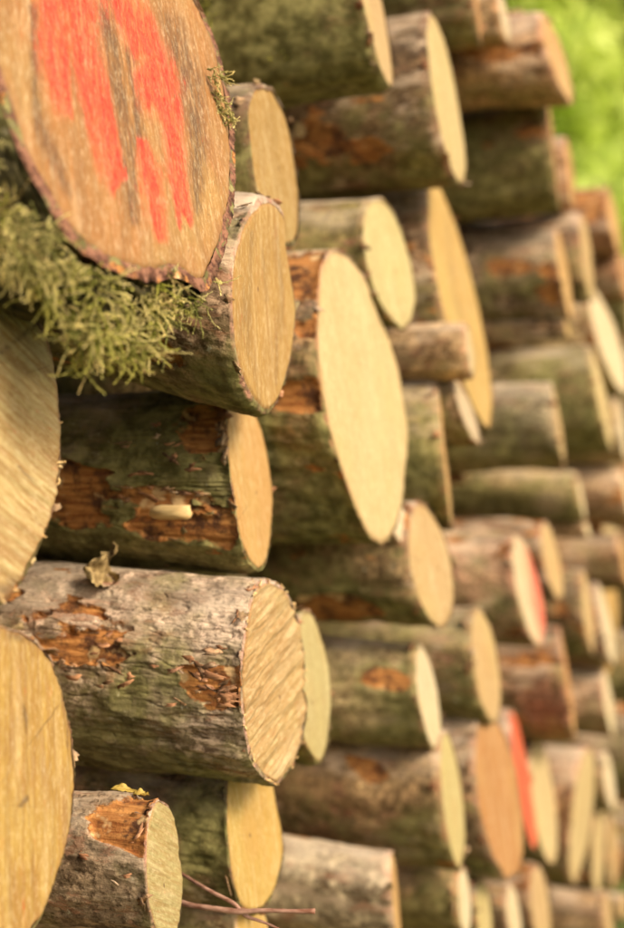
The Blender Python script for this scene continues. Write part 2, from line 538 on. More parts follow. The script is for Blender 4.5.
    fa = np.stack([idx[:-1], np.roll(idx[:-1], -1, 1), np.roll(idx[1:], -1, 1), idx[1:]], -1).reshape(-1, 4)
    verts = P.reshape(-1, 3)
    capc = len(verts)
    verts = np.concatenate([verts, (ax * length)[None]], 0)
    capf = np.stack([idx[-1], np.roll(idx[-1], -1), np.full(nth, capc), np.full(nth, capc)], -1)
    loc = verts @ R
    peel_a = np.concatenate([np.zeros(nth), psoft.ravel(), [0]])
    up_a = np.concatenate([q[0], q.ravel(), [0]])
    rim_a = np.zeros(len(verts)); rim_a[:nth * (2 if rimw == 1 else 4)] = rimw
    # bark as quads plus a triangle fan at the hidden end
    faces = fa
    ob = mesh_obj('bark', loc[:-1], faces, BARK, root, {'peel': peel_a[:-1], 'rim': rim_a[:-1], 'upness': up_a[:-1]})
    bt = BARKS[bark]
    ob.color = (*[v * rg.uniform(.9, 1.1) * 1.3 for v in bt], green)
    # ---- sawn faces: front (measured) and far end
    nt2 = (48, 140, 280)[detail]; nr2 = (7, 40, 90)[detail]
    if paint and not detail: nt2, nr2 = 120, 30
    t2 = np.linspace(0, 2 * math.pi, nt2, endpoint=False)
    pf2 = np.interp(t2, th_a, prof * f_in, period=2 * math.pi) * (1.002 + .010 * fbm(np.cos(t2) * 14 + sx, np.sin(t2) * 14, 0 * t2, 3))
    rr = np.linspace(0, 1, nr2)
    Rg, Ag = np.meshgrid(rr, np.arange(nt2), indexing='ij')
    al = np.cos(t2)[Ag] * pf2[Ag] * Rg; be = np.sin(t2)[Ag] * pf2[Ag] * Rg
    fp = a1 * al[..., None] + a2 * be[..., None]
    if sdir is not None:
        sq = np.linalg.solve(np.stack([major, minor], 1), np.array([sdir[0], -sdir[1]]))
        streak = math.atan2(sq[1], sq[0])
    cs, sn = math.cos(streak), math.sin(streak)
    U_ = (al * cs + be * sn) * r; V_ = (-al * sn + be * cs) * r
    dsp = .0012 * fbm(U_ * 12 + sx, V_ * 12, 0 * U_, 2)
    if groove:
        wv = V_ + .004 * vnoise(U_ * 14, V_ * 30, sx) + .15 * U_ * vnoise(U_ * 5, sx, 3) * .2
        g = fbm(U_ * 7 + sx, wv * 105, 0 * U_, 2)
        dsp = dsp + groove * g + groove * .5 * fbm(U_ * 40, wv * 420, 0 * U_, 2)
    fp = fp + nrm * (dsp + .0006)[..., None]
    fp[-1] -= nrm * .002
    pith = rg.uniform(-.25, .25, 2) * r
    pv = np.stack([al * r - pith[0], be * r - pith[1], 0 * al], -1)
    at_ = {'fuv': np.stack([U_, V_, 0 * U_], -1).reshape(-1, 3), 'pith': pv.reshape(-1, 3), 'rho': Rg.ravel(),
           'prm': np.tile([saw, age + .06, rings + .12], (nr2 * nt2, 1))}
    if paint:
        ipx = c2[0] + al * major[0] + be * minor[0]; ipy = c2[1] - (al * major[1] + be * minor[1])
        ipx = ipx + 7 * fbm(V_ * 45, U_ * 14, 0 * U_, 4); ipy = ipy + 9 * vnoise(V_ * 120, U_ * 8, 3.0)
        at_['paint'] = seg_mask(ipx, ipy, paint).ravel()
    if stain:
        ipx = c2[0] + al * major[0] + be * minor[0]; ipy = c2[1] - (al * major[1] + be * minor[1])
        ipx = ipx + 4 * fbm(V_ * 60, U_ * 12, 0 * U_, 4)
        at_['stain'] = seg_mask(ipx, ipy, stain).ravel() * (1 if detail == 2 else .4)
    i2 = np.arange(nr2 * nt2).reshape(nr2, nt2)
    f2 = np.stack([i2[:-1], i2[1:], np.roll(i2[1:], -1, 1), np.roll(i2[:-1], -1, 1)], -1).reshape(-1, 4)
    if np.dot(np.cross(a1, a2), nrm) < 0: f2 = f2[:, ::-1]
    of = mesh_obj('cut_face', fp.reshape(-1, 3) @ R, f2, WOOD, root, at_)
    tn = lin(TONE[tone]); j = rg.uniform(.88, 1.06) * .61 * tint
    of.color = (tn[0] * j, tn[1] * j, tn[2] * j * rg.uniform(.92, 1.05), 1)
    # far end
    e3 = np.concatenate([[ax * length], pos[-1]], 0) @ R
    k3 = np.arange(nth)
    f3 = [[0, 1 + (i + 1) % nth, 1 + i] for i in range(0, nth)]
    oe = mesh_obj('back_face', e3, np.array(f3), WOOD, root, {'prm': np.tile([.3, .2, .2], (nth + 1, 1)), 'fuv': e3[:, [2, 1, 0]], 'pith': e3[:, [2, 1, 0]]}, smooth=False)
    oe.color = of.color
    root['radius'] = float(r)
    return dict(root=root, ctr=ctr, r=r, a1=a1, a2=a2, ax=ax, R=R, prof=prof, th=th_a, major=None if free is not None else major,
                minor=None if free is not None else minor, c2=c2, nrm=nrm)


PAINT_BIG = [[(38, -60, 12), (38, 0, 14), (42, 60, 12), (50, 112, 6)],
             [(58, -60, 12), (60, 0, 15), (66, 50, 12), (74, 90, 11), (86, 140, 10), (97, 180, 6)],
             [(85, -50, 14), (98, 0, 17), (118, 30, 17), (138, 65, 14), (150, 100, 18)],
             [(126, 82, 9), (135, 110, 13), (150, 125, 15)],
             [(155, 125, 13), (156, 160, 12), (158, 190, 11), (165, 222, 7)],
             [(122, 155, 6), (128, 185, 10), (135, 215, 9), (138, 240, 5)]]
OUT = dict(
    painted=[(0, 95), (12, 140), (28, 168), (42, 197), (58, 220), (80, 243), (105, 256), (128, 270), (150, 272), (168, 283), (182, 296), (196, 287), (212, 262), (226, 230), (234, 185), (236, 150), (233, 110), (224, 65), (210, 25), (196, -5)],
    C=[(268, 579), (285, 588), (297, 610), (303, 640), (307, 665), (303, 688), (310, 706), (306, 730), (298, 755), (285, 777), (272, 785), (262, 775), (250, 755), (244, 730), (241, 700), (240, 670), (243, 640), (247, 610), (254, 588)],
    E=[(255, 206), (270, 197), (284, 210), (285, 240), (290, 265), (294, 290), (297, 310), (293, 345), (285, 380), (276, 405), (264, 413), (253, 400), (243, 380), (235, 350), (231, 310), (232, 270), (238, 240), (246, 218)],
    J=[(335, 250), (355, 262), (372, 290), (385, 325), (398, 360), (405, 400), (410, 440), (405, 480), (402, 510), (395, 530), (380, 546), (366, 535), (352, 505), (340, 470), (328, 430), (320, 390), (316, 350), (316, 310), (318, 275), (325, 255)],
    D=[(233, 390), (248, 402), (261, 428), (268, 460), (272, 490), (271, 530), (266, 560), (257, 570), (249, 560), (240, 540), (234, 500), (229, 470), (226, 430), (227, 400)],
    A=[(5, 270), (30, 298), (50, 345), (59, 400), (61, 450), (57, 492), (46, 535), (30, 562), (12, 590), (0, 605)],
    B=[(-5, 620), (22, 625), (47, 648), (62, 690), (72, 730), (76, 765), (72, 820), (60, 870), (42, 912), (30, 935)],
    G=[(228, 770), (230, 745), (268, 745), (272, 775), (276, 800), (285, 850), (278, 880), (268, 903), (255, 911), (240, 905), (232, 880), (228, 850), (226, 810)],
)
D2 = math.radians
# key: T, B, width, depth, label, options
LOGS = [
    ('painted', (10, -205), (180, 295), 242, 1.03, 'largest log end, weathered brown, sprayed with broad red paint strokes, mossy rim',
     dict(tone='brown', bark='dark', green=.55, detail=2, saw=.6, age=.75, rings=.05, paint=PAINT_BIG, th=.012, rimw=6, slope=.24, groove=.0012, peel=-.1, lump=.02, sdir=(.12, 1),
          stain=[[(72, -60, 10), (84, 10, 9), (96, 90, 11), (108, 150, 9), (112, 215, 4)], [(160, 30, 12), (182, 100, 17), (186, 160, 12), (180, 220, 5)], [(112, 60, 5), (120, 150, 6)], [(20, 20, 4), (28, 120, 5), (52, 180, 4)]])),
    ('A', (-65, 255), (-35, 610), 222, .875, 'yellow log end at the left edge with coarse diagonal saw marks, below the moss',
     dict(tone='cream', bark='brown', detail=2, sdir=(.62, .52), stain=[[(-10, 350, 2.2), (20, 325, 2), (44, 305, 1.2)], [(-20, 290, 16), (20, 300, 8)], [(-10, 600, 10), (14, 588, 6)], [(5, 470, 1), (40, 500, 1)]], saw=1.0, age=.35, rings=.0, groove=.0022, th=.002)),
    ('B', (-40, 622), (-40, 960), 228, .89, 'yellow log end in the bottom left corner with fine upright grain',
     dict(tone='yellow', bark='brown', detail=2, sdir=(.02, 1), stain=[[(11, 700, 1.5), (13, 716, 4), (15, 732, 1)], [(8, 806, 2), (16, 798, 3)], [(60, 690, 3), (66, 740, 3)], [(0, 624, 8), (24, 630, 4)]], saw=.85, age=.45, rings=.0, groove=.0014, th=.002)),
    ('C', (265, 578), (275, 784), 68, 1.242, 'log with rough diagonal saw ridges, grey flaking bark and a dry leaf on it',
     dict(tone='tan', bark='ash', green=.42, detail=2, sdir=(.62, -.78), saw=.8, age=.05, rings=.0, groove=.0030, th=.004, peel=-.40,
          bands=((.22, .20, .09, .24, .48), (.12, .17, -.1, .055, .60), (-.05, .16, .16, .4, .35)))),
    ('D', (235, 390), (262, 568), 44, 1.303, 'log with dark green bark peeled to a rusty orange strip and a flat branch scar',
     dict(tone='orange', bark='dark', green=.80, detail=2, saw=.35, age=.05, rings=.05, th=.003, peel=-.34, bands=((-.12, .34, -.1, .4, .72), (-.55, .15, .0, .2, .2)))),
    ('E', (258, 200), (268, 412), 62, 1.206, 'knobbly tan log end with a notched right side, below the mustard yellow one',
     dict(stain=[[(248, 235, 2), (244, 330, 4), (256, 400, 2)], [(274, 225, 2), (280, 300, 3), (272, 385, 2)], [(260, 250, 1), (262, 300, 2)]], tone='ochre', bark='grey', green=.35, detail=1, saw=.5, age=.25, rings=.1, th=.004, peel=-.2, lump=.05, slope=.22)),
    ('F', (160, 799), (168, 945), 36, 1.12, 'short stubby log with mottled purplish grey bark and orange scraped patch, at the bottom left',
     dict(tone='green', bark='plum', green=.05, detail=1, sdir=(.9, .45), saw=.7, groove=.0016, th=.003, peel=-.26, bands=((.66, .10, -.05, .045, .45),))),
    ('G', (245, 752), (262, 912), 56, 1.312, 'smooth golden yellow log end right below the rough diagonal sawn one',
     dict(tone='yellow', bark='black', green=.5, detail=1, saw=.3, age=.15)),
    ('H', (250, 894), (258, 975), 34, 1.33, 'low pale brown log behind the bare twig at the bottom', dict(tone='yellow', bark='pale', green=.5, detail=1)),
    ('I', (308, 610), (318, 762), 36, 1.42, 'greenish yellow log end half hidden behind the rough diagonal sawn one', dict(tone='green', bark='olive', green=.6, saw=.3)),
    ('J', (335, 250), (380, 545), 85, 1.514, 'large tall cream coloured log end leaning left in the middle of the pile',
     dict(tone='cream', bark='brown', green=.5, detail=1, saw=.2, age=.10, peel=-.34, rings=.08, th=.003, bands=((.75, .3, -.1, .05, .6), (-.1, .12, -.1, .3, .3)))),
    ('K', (262, 80), (288, 250), 44, 1.375, 'narrow shaded mustard yellow log end just right of the red painted end', dict(tone='ochre', bark='black', green=.5, saw=.1, tint=.8)),  # bark coloured dark to stand in for the shade around this log
    ('Lg', (376, 197), (402, 328), 46, 1.683, 'greenish cream log end directly above the short barked pole', dict(tone='green', bark='olive', green=.45, saw=.15)),
    ('M', (430, 12), (462, 188), 25, 1.775, 'long thin pale log end near the top, its dark bark stretching left', dict(tone='cream', bark='dark', green=.30, saw=.2, peel=-.26)),  # dark bark tint carries the shadow near the top
    ('N', (356, -75), (392, 90), 20, 1.57, 'big dark mossy log across the top with a sliver of pale cut end', dict(tone='tan', bark='black', green=.66, slope=-.05, peel=-.4)),
    ('O', (433, 186), (487, 425), 38, 1.95, 'long golden log end leaning left behind the short barked pole', dict(stain=[[(444, 210, 1.5), (452, 290, 3), (470, 360, 2)], [(470, 300, 1), (478, 380, 2)]], tone='yellow', bark='brown', green=.4, saw=.15, age=.2)),
    ('P', (467, 323), (473, 377), 6, 1.744, 'short thin barked pole poking out in front of the long golden end', dict(tone='pale', bark='pale', green=.1, th=.002, cat='pole', length=.6)),
    ('Q', (455, 376), (480, 447), 15, 1.80, 'small greyish white log end hanging just below the thin barked pole', dict(tone='grey', bark='grey', green=.4, length=.12, cat='stub')),
    ('R', (438, 378), (452, 530), 4, 1.786, 'log seen almost edge on with an orange rim, right of the large cream end', dict(tone='orange', bark='olive', green=.45)),
    ('S', (420, 503), (442, 627), 44, 1.68, 'oval tan log end at the foot of the large cream end, orange streaked bark', dict(tone='tan', bark='brown', green=.45, saw=.25, age=.1, peel=-.12, bands=((.1, .2, .02, .3, .3),))),
    ('U', (518, 535), (540, 648), 25, 2.155, 'log end with a bright red painted stripe down its right half, pale mossy bark', dict(tone='pale', bark='pale', green=.42, paint=[[(529, 532, 7), (535, 570, 7.5), (540, 610, 7.5), (545, 650, 7)]])),
    ('V', (545, 522), (560, 602), 17, 2.315, 'small tan log end just right of the red striped one', dict(tone='tan', bark='grey', green=.3)),
    ('W', (584, 519), (590, 539), 4, 2.512, 'thin cut stick above the small tan end, right of the red striped one', dict(tone='pale', bark='pale', green=.1, cat='stick', th=.002, length=.5)),
    ('X', (577, 472), (586, 522), 4, 2.469, 'slim birch-pale log dusted green, lying above the red striped one', dict(tone='pale', bark='pale', green=.55)),
    ('Y', (552, 383), (565, 470), 5, 2.302, 'short grey barked log with pale patches, right of the long golden end tip', dict(tone='tan', bark='grey', green=.45)),
    ('Z', (592, 348), (612, 448), 9, 2.553, 'thick olive barked log lying over the short grey one', dict(tone='cream', bark='olive', green=.6)),
    ('a', (557, 228), (572, 322), 10, 2.364, 'grey log with orange tinted cut end, above a thin stick', dict(tone='orange', bark='grey', green=.3, peel=-.28)),
    ('b', (565, 318), (570, 340), 4, 2.338, 'thin stick lying in the dark gap under the orange tinted end', dict(tone='ochre', bark='brown', green=.1, cat='stick', th=.002, length=.5)),
    ('c', (582, 212), (592, 302), 10, 2.523, 'tan log end just right of the orange tinted one', dict(tone='tan', bark='brown', green=.3)),
    ('d', (593, 288), (625, 395), 22, 2.714, 'wide slanting pale log end at the right edge, halfway up', dict(tone='pale', bark='pale', green=.2)),
    ('e', (608, 188), (620, 254), 9, 2.762, 'reddish barked log highest on the right edge, against the green', dict(tone='orange', bark='red', green=.1, peel=-.25)),
    ('f', (566, 138), (573, 208), 9, 2.49, 'small brown log end standing alone against the green, right of the thick dark log', dict(tone='brown', bark='red', green=.15)),
    ('g', (543, 14), (572, 103), 17, 2.171, 'tilted tan log end jutting out at the top against the green', dict(tone='orange', bark='pale', green=.15, peel=-.34)),
    ('h', (545, 85), (562, 215), 4, 2.323, 'thick dark mossy log near the top with its end seen edge on', dict(tone='brown', bark='dark', green=.6, tint=.7)),
    ('i', (522, 10), (536, 100), 8, 2.383, 'pinkish brown log tucked left of the tilted end at the top', dict(tone='grey', bark='red', green=.2)),
    ('j', (468, -62), (482, 46), 4, 1.918, 'dark brown log cropped by the top edge, above the long thin end', dict(tone='brown', bark='dark', green=.35)),
    ('k', (498, -15), (510, 45), 8, 2.081, 'small pale pink log cropped by the top edge beside the green', dict(tone='pale', bark='pale', green=.05, peel=-.25)),
    ('l', (420, 640), (437, 752), 21, 1.72, 'pale log end whose bark has curled red patches, below the oval tan end', dict(tone='pale', bark='pale', green=.55, bands=((.4, .2, .0, .07, .6),))),
    ('m', (478, 608), (494, 722), 26, 1.93, 'squat brownish log end right of the one with curled red patches', dict(tone='tan', bark='olive', green=.5, age=.15)),
    ('n', (560, 628), (576, 742), 5, 2.35, 'log with a pale gouge in its brown bark, below the red striped end', dict(tone='brown', bark='red', green=.3, bands=((.0, .3, .0, .08, .6),))),
    ('o', (583, 570), (593, 652), 10, 2.526, 'narrow log end left of a matching pair near the right edge', dict(tone='tan', bark='brown', green=.3)),
    ('p', (598, 582), (615, 667), 11, 2.669, 'narrow pale log end right of its twin near the right edge', dict(tone='pale', bark='brown', green=.2)),
    ('q', (446, 730), (460, 866), 22, 1.776, 'tall pale log end with brown shaggy bark, second left of the red painted sliver', dict(tone='green', bark='brown', green=.3, peel=-.22)),
    ('r', (488, 712), (510, 880), 44, 1.966, 'broad brownish log end directly left of the red painted sliver', dict(tone='brown', bark='grey', green=.3, age=.12)),
    ('s', (511, 706), (535, 852), 13, 2.198, 'sliver of a log end painted red all over, low in the pile', dict(tone='orange', bark='brown', green=.2, paint=[[(505, 690, 30), (545, 870, 30)]])),
    ('t', (537, 740), (552, 866), 24, 2.401, 'cream oval log end directly right of the red painted sliver', dict(tone='cream', bark='brown', green=.3)),
    ('u', (590, 746), (574, 882), 22, 2.609, 'wide cream log end leaning right, low near the right edge', dict(tone='cream', bark='red', green=.1)),
    ('v', (601, 798), (597, 896), 13, 2.846, 'cream log end half behind the one leaning right', dict(tone='cream', bark='brown', green=.3)),
    ('w', (605, 750), (614, 812), 10, 2.784, 'small round pale end above a similar one, low at the right edge', dict(tone='pale', bark='brown', green=.3)),
    ('x', (612, 815), (614, 890), 9, 3.01, 'narrow tan end under the small round pale one at the right edge', dict(tone='tan', bark='brown', green=.3)),
    ('y', (463, 866), (467, 938), 13, 1.86, 'short light green log with a bright cream end, at the bottom', dict(tone='white', bark='pale', green=.8, saw=.1, peel=-.7)),
    ('z', (481, 878), (488, 955), 17, 1.989, 'greenish log end cropped by the bottom edge under the broad brownish end', dict(tone='green', bark='olive', green=.3)),
    ('aa', (511, 884), (518, 955), 15, 2.133, 'pale log end cropped by the bottom edge, between a greenish and a tan one', dict(tone='pale', bark='brown', green=.3)),
    ('ab', (537, 862), (545, 950), 20, 2.26, 'tan log end cropped by the bottom edge, under the cream oval end', dict(tone='tan', bark='brown', green=.3)),
    ('ac', (392, 847), (400, 955), 7, 1.622, 'smooth bluish grey log at the bottom with orange edged end', dict(tone='orange', bark='ash', green=.0, peel=-.4)),
    ('ad', (606, 890), (612, 955), 9, 2.706, 'pinkish log in the bottom right corner', dict(tone='tan', bark='red', green=.1)),
    ('ae', (622, 468), (634, 528), 5, 2.841, 'whitish peeled log at the right edge, level with the slim green dusted one', dict(tone='pale', bark='pale', green=.1, peel=-.2)),
    ('af', (620, 535), (630, 588), 6, 2.841, 'orange brown log at the right edge below the whitish peeled one', dict(tone='orange', bark='red', green=.2, peel=-.15)),
    ('ag', (604, 668), (614, 738), 8, 2.695, 'light grey green log at the right edge below the matching pair', dict(tone='pale', bark='pale', green=.35)),
    ('ah', (617, 238), (629, 302), 8, 2.859, 'brownish pink log at the right edge under the reddish highest one', dict(tone='brown', bark='red', green=.1)),
    ('ai', (617, 398), (627, 462), 7, 2.819, 'pale log at the right edge below the wide slanting end', dict(tone='pale', bark='pale', green=.3)),
    ('aj', (298, 121), (302, 138), 12, 1.66, 'tiny pinkish cut stick end in the dark gap right of the mustard end', dict(tone='tan', bark='dark', green=.1, cat='stick', th=.001, length=.3)),
    ('ak', (396, 503), (406, 545), 20, 1.63, 'small pale stub wedged between the large cream end and the oval tan end', dict(tone='white', bark='pale', green=.1, length=.25, cat='stub')),
]
REC = {}
ALL = []      # (Y, Z, r) of every log, for packing the rest of the pile
for i, (key, T, B, w, z, label, kw) in enumerate(LOGS):
    cat = kw.get('cat', 'log')
    nm = {'log': 'log', 'pole': 'pole', 'stick': 'cut_stick', 'stub': 'branch_stub'}[cat]
    kw = dict(kw)
    rec = build_log(nm, T, B, w, z, label, outline=OUT.get(key), group='logs stacked in the wood pile', seed=i, **kw)
    REC[key] = rec
    ALL.append((rec['ctr'][1], rec['ctr'][2], rec['r']))

# ---- logs set back in the gaps and the rest of the pile round the view
TOPL = [(.2, 2.2), (1.6, 2.15), (1.9, 1.93), (2.3, 1.66), (2.9, 1.55), (6, 1.5)]
FILL = []
cand = np.random.default_rng(11)
for r0, r1, tries in ((.105, .13, 1800), (.075, .10, 3500), (.05, .07, 5000), (.03, .045, 7000)):
    for _ in range(tries):
        y = cand.uniform(.35, 3.6); r = cand.uniform(r0, r1); zz = cand.uniform(0, 2.2)
        if r < .05 and not (.9 < y < 3.1): continue
        top = np.interp(y, [t[0] for t in TOPL], [t[1] for t in TOPL])
        if zz - r < .0 or zz + r > top: continue
        if any((y - a) ** 2 + (zz - b) ** 2 < (r + c + .002) ** 2 for a, b, c in ALL): continue
        ALL.append((y, zz, r)); FILL.append((y, zz, r))
SEEN = {28: 'tan log end at the right edge, left of the small round pale one', 36: 'dark log at the right edge below the narrow pale twin ends',
        5: 'log at the right edge half hidden by the narrow pale twin ends', 30: 'log wedged under the whitish peeled one at the right edge',
        27: 'log at the right edge hidden behind the wide slanting pale end', 147: 'dim log in the slot right above the grey flaking one',
        92: 'log cut by the right edge beside the pinkish bottom corner one', 126: 'dark log in the gap right of the edge-on orange rimmed one, lower of two',
        103: 'dark log in the gap right of the edge-on orange rimmed one, upper of two', 41: 'log cut by the right edge just above the narrow tan end',
        59: 'log cut by the right edge just right of the narrow tan end', 10: 'log cut by the right edge just right of the narrow twin ends'}
for i, (y, zz, r) in enumerate(FILL):
    P = np.array([-.5 + .06 * (y - .7), y, zz])
    d = P - CAM
    fz = d @ FWD
    sx_, sy_ = 312 + F * (d @ RGT) / fz, 464 - F * (d @ UP) / fz
    inview = -60 < sx_ < 640 and -60 - r * F / fz < sy_ < 990 + r * F / fz
    P[0] += (-cand.uniform(.16, .30) if inview else cand.uniform(-.10, .01) - (.06 if y < .9 else 0))
    a1 = np.array([.02 * r, .0, r]); a2 = np.array([cand.uniform(-.12, .12) * r, r, 0])
    if inview:
        lab, grp = 'shaded log lying back in a gap behind the front log ends', 'logs set back in the gaps'
    else:
        lab, grp = 'log end of the wood pile continuing past the edge of the view', 'logs of the pile past the picture edge'
    lab = SEEN.get(i, lab)
    rec = build_log('log', None, None, None, None, lab, tone=random.choice(['tan', 'cream', 'brown', 'grey', 'ochre']),
              bark=random.choice(['brown', 'grey', 'dark', 'olive', 'brown']), green=random.uniform(.2, .6), group=grp, seed=500 + i,
              length=1.0 - (.1 if inview else 0), free=(P, r, a1, a2), peel=random.uniform(-.3, -.05), lump=.05)

# ------------------------------------------------------------------ moss
def strand_mesh(roots, dirs, lens, cols, rad=.0009, leaf=.0032, rg=None, droop=1.0, segs=7, curl=.9):
    V, Fq, C = [], [], []
    n0 = 0
    sides = 4
    for p, d, L_, col in zip(roots, dirs, lens, cols):
        p = np.array(p, float); d = np.array(d, float); d /= np.linalg.norm(d)
        cv = rg.normal(0, curl, 3); cv2 = rg.normal(0, curl, 3)
        step = L_ / segs
        pts = [p]; ds = [d]
        for s in range(segs):
            d = d + np.array([0, 0, -droop * .12]) + (cv * (1 - s / segs) + cv2 * (s / segs)) * .30 + rg.normal(0, .08, 3)
            d /= np.linalg.norm(d)
            pts.append(pts[-1] + d * step); ds.append(d)
        pts = np.array(pts); ds = np.array(ds)
        up = np.cross(ds[0], rg.normal(0, 1, 3)); up /= np.linalg.norm(up)
        for s in range(segs + 1):
            e1 = up - up.dot(ds[s]) * ds[s]; e1 /= np.linalg.norm(e1) + 1e-9
            e2 = np.cross(ds[s], e1)
            rr = rad * (1 - .75 * s / segs)
            for a in range(sides):
                an = 2 * math.pi * a / sides
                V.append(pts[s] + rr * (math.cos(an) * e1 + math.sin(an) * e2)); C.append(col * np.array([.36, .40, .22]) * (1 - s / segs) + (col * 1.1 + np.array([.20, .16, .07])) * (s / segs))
        for s in range(segs):
            for a in range(sides):
                b = (a + 1) % sides
                Fq.append((n0 + s * sides + a, n0 + s * sides + b, n0 + (s + 1) * sides + b, n0 + (s + 1) * sides + a))
        n0 += (segs + 1) * sides
        nl = int(L_ / .00085)
        for q in range(nl):
            t = (q + .5) / nl * segs
            s = min(int(t), segs - 1); f = t - s
            c = pts[s] * (1 - f) + pts[s + 1] * f
            dd = ds[s]
            o = rg.normal(0, 1, 3); o -= o.dot(dd) * dd; o /= np.linalg.norm(o)
            tip = dd * .85 + o * .55
            wv = np.cross(dd, o)
            l = leaf * rg.uniform(.7, 1.2) * (1 - .45 * t / segs)
            V += [c - wv * l * .16, c + tip * l * .5 - wv * l * .24, c + tip * l, c + tip * l * .5 + wv * l * .24]
            tt_ = t / segs
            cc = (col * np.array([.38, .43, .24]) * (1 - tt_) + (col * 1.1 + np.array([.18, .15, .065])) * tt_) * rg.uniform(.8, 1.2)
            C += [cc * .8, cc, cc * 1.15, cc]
            Fq.append((n0, n0 + 1, n0 + 2, n0 + 3)); n0 += 4
    return np.array(V), np.array(Fq), np.array(C)


rg = np.random.default_rng(5)
PR = REC['painted']
straw = np.array([.86, .73, .36]); lime = np.array([.44, .44, .07]); deep = np.array([.17, .20, .03]); rust = np.array([.30, .19, .08])


OLB = OUT['painted'][:11] + [(196, 287), (212, 262), (226, 230)]


def rim_point(rec, x):
    """point of the lower sawn rim that the photograph shows at column x, and the outward direction there"""
    ry = np.interp(x, [p[0] for p in OLB], [p[1] for p in OLB]) if x >= 0 else 95 + x * 2.4
    q = np.linalg.solve(np.stack([rec['major'], rec['minor']], 1), np.array([x - rec['c2'][0], rec['c2'][1] - ry]))
    return rec['ctr'] + rec['a1'] * q[0] + rec['a2'] * q[1], ry


def moss_on(rec, n, xs, hs, s_max):
    roots, dirs, lens, cols = [], [], [], []
    for _ in range(n // 7):
        x = rg.uniform(-25, 224) if rg.random() < .4 else rg.uniform(-10, 172)
        P0, ry = rim_point(rec, x)
        zz = (P0 - CAM) @ FWD
        H = np.interp(x, xs, hs)
        f = rg.random() ** 1.05
        dn = f * (H - 20)
        if x < 34 and dn < 38: dn = 38 + rg.random() * max(5, H - 60)
        s = .003 + rg.random() * s_max * (1 - .5 * f)
        p0 = P0 + rec['ax'] * s - UP * (dn * zz / F) - FWD * .012 * (1 - f) * (1 if x < 150 else .3)
        d0 = np.array([.45, -.5, -.45]) + rg.normal(0, .6, 3)
        t = rg.random()
        green_zone = dn > H * .45 and 60 < x < 190
        if t < (.36 if green_zone else .68): c = straw
        elif t < .84: c = lime
        elif t < .93: c = deep
        else: c = rust
        c = c * rg.uniform(.6, 1.15)
        cv0 = rg.normal(0, .35, 3)
        L0 = rg.uniform(.012, .030) * (1.15 if dn > H * .5 else .85)
        for _k in range(rg.integers(4, 11)):
            roots.append(p0 + rg.normal(0, .0028, 3)); dirs.append(d0 / np.linalg.norm(d0) + rg.normal(0, .38, 3) + cv0 * .3)
            lens.append(L0 * rg.uniform(.5, 1.2)); cols.append(c * rg.uniform(.75, 1.15) + (straw - c) * rg.uniform(0, .3))
    return roots, dirs, lens, cols


def add_local(name, V, Fq, C, rec, mat, kind='stuff', label=None):
    loc = (V - rec['ctr']) @ rec['R']
    o = mesh_obj(name, loc, Fq, mat, rec['root'], {'vc': C}, smooth=True)
    if kind: o['kind'] = kind
    if label: o['label'] = label
    return o


r_, d_, l_, c_ = moss_on(PR, 1700, [-25, 0, 50, 100, 130, 150, 180, 222], [185, 150, 96, 108, 98, 66, 42, 50], .045)
# tufts at the right rim
for _ in range(70):
    yy = rg.choice([75, 98, 112, 122]) + rg.normal(0, 4)
    xx = np.interp(yy, [65, 110, 150], [224, 233, 236])
    p = at(xx, yy, 1.15) + PR['ax'] * rg.uniform(.002, .02)
    r_.append(p); d_.append(np.array([.7, .5, -.25]) + rg.normal(0, .2, 3)); l_.append(rg.uniform(.008, .016)); c_.append(straw * rg.uniform(.6, 1))
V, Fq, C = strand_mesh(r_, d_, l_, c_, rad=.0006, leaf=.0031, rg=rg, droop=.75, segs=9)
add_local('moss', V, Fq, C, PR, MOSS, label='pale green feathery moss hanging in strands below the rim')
# the matted brown cushion the strands grow from
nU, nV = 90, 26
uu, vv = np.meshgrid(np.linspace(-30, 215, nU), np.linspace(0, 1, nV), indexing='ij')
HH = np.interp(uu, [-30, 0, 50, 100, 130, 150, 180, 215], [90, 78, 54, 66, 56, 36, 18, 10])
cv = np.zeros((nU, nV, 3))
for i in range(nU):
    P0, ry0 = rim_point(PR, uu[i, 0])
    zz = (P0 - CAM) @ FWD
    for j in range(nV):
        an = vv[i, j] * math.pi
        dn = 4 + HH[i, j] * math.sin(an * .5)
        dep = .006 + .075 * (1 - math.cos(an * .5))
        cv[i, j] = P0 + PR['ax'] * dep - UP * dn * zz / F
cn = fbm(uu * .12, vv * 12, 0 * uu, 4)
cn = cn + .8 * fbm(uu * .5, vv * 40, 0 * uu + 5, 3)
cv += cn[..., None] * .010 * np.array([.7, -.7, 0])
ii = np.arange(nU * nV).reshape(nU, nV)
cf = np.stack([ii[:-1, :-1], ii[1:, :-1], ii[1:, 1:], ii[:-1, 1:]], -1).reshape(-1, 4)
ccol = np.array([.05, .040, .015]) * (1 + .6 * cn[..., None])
add_local('moss_cushion', cv.reshape(-1, 3), cf, ccol.reshape(-1, 3), PR, MOSS, kind='stuff')

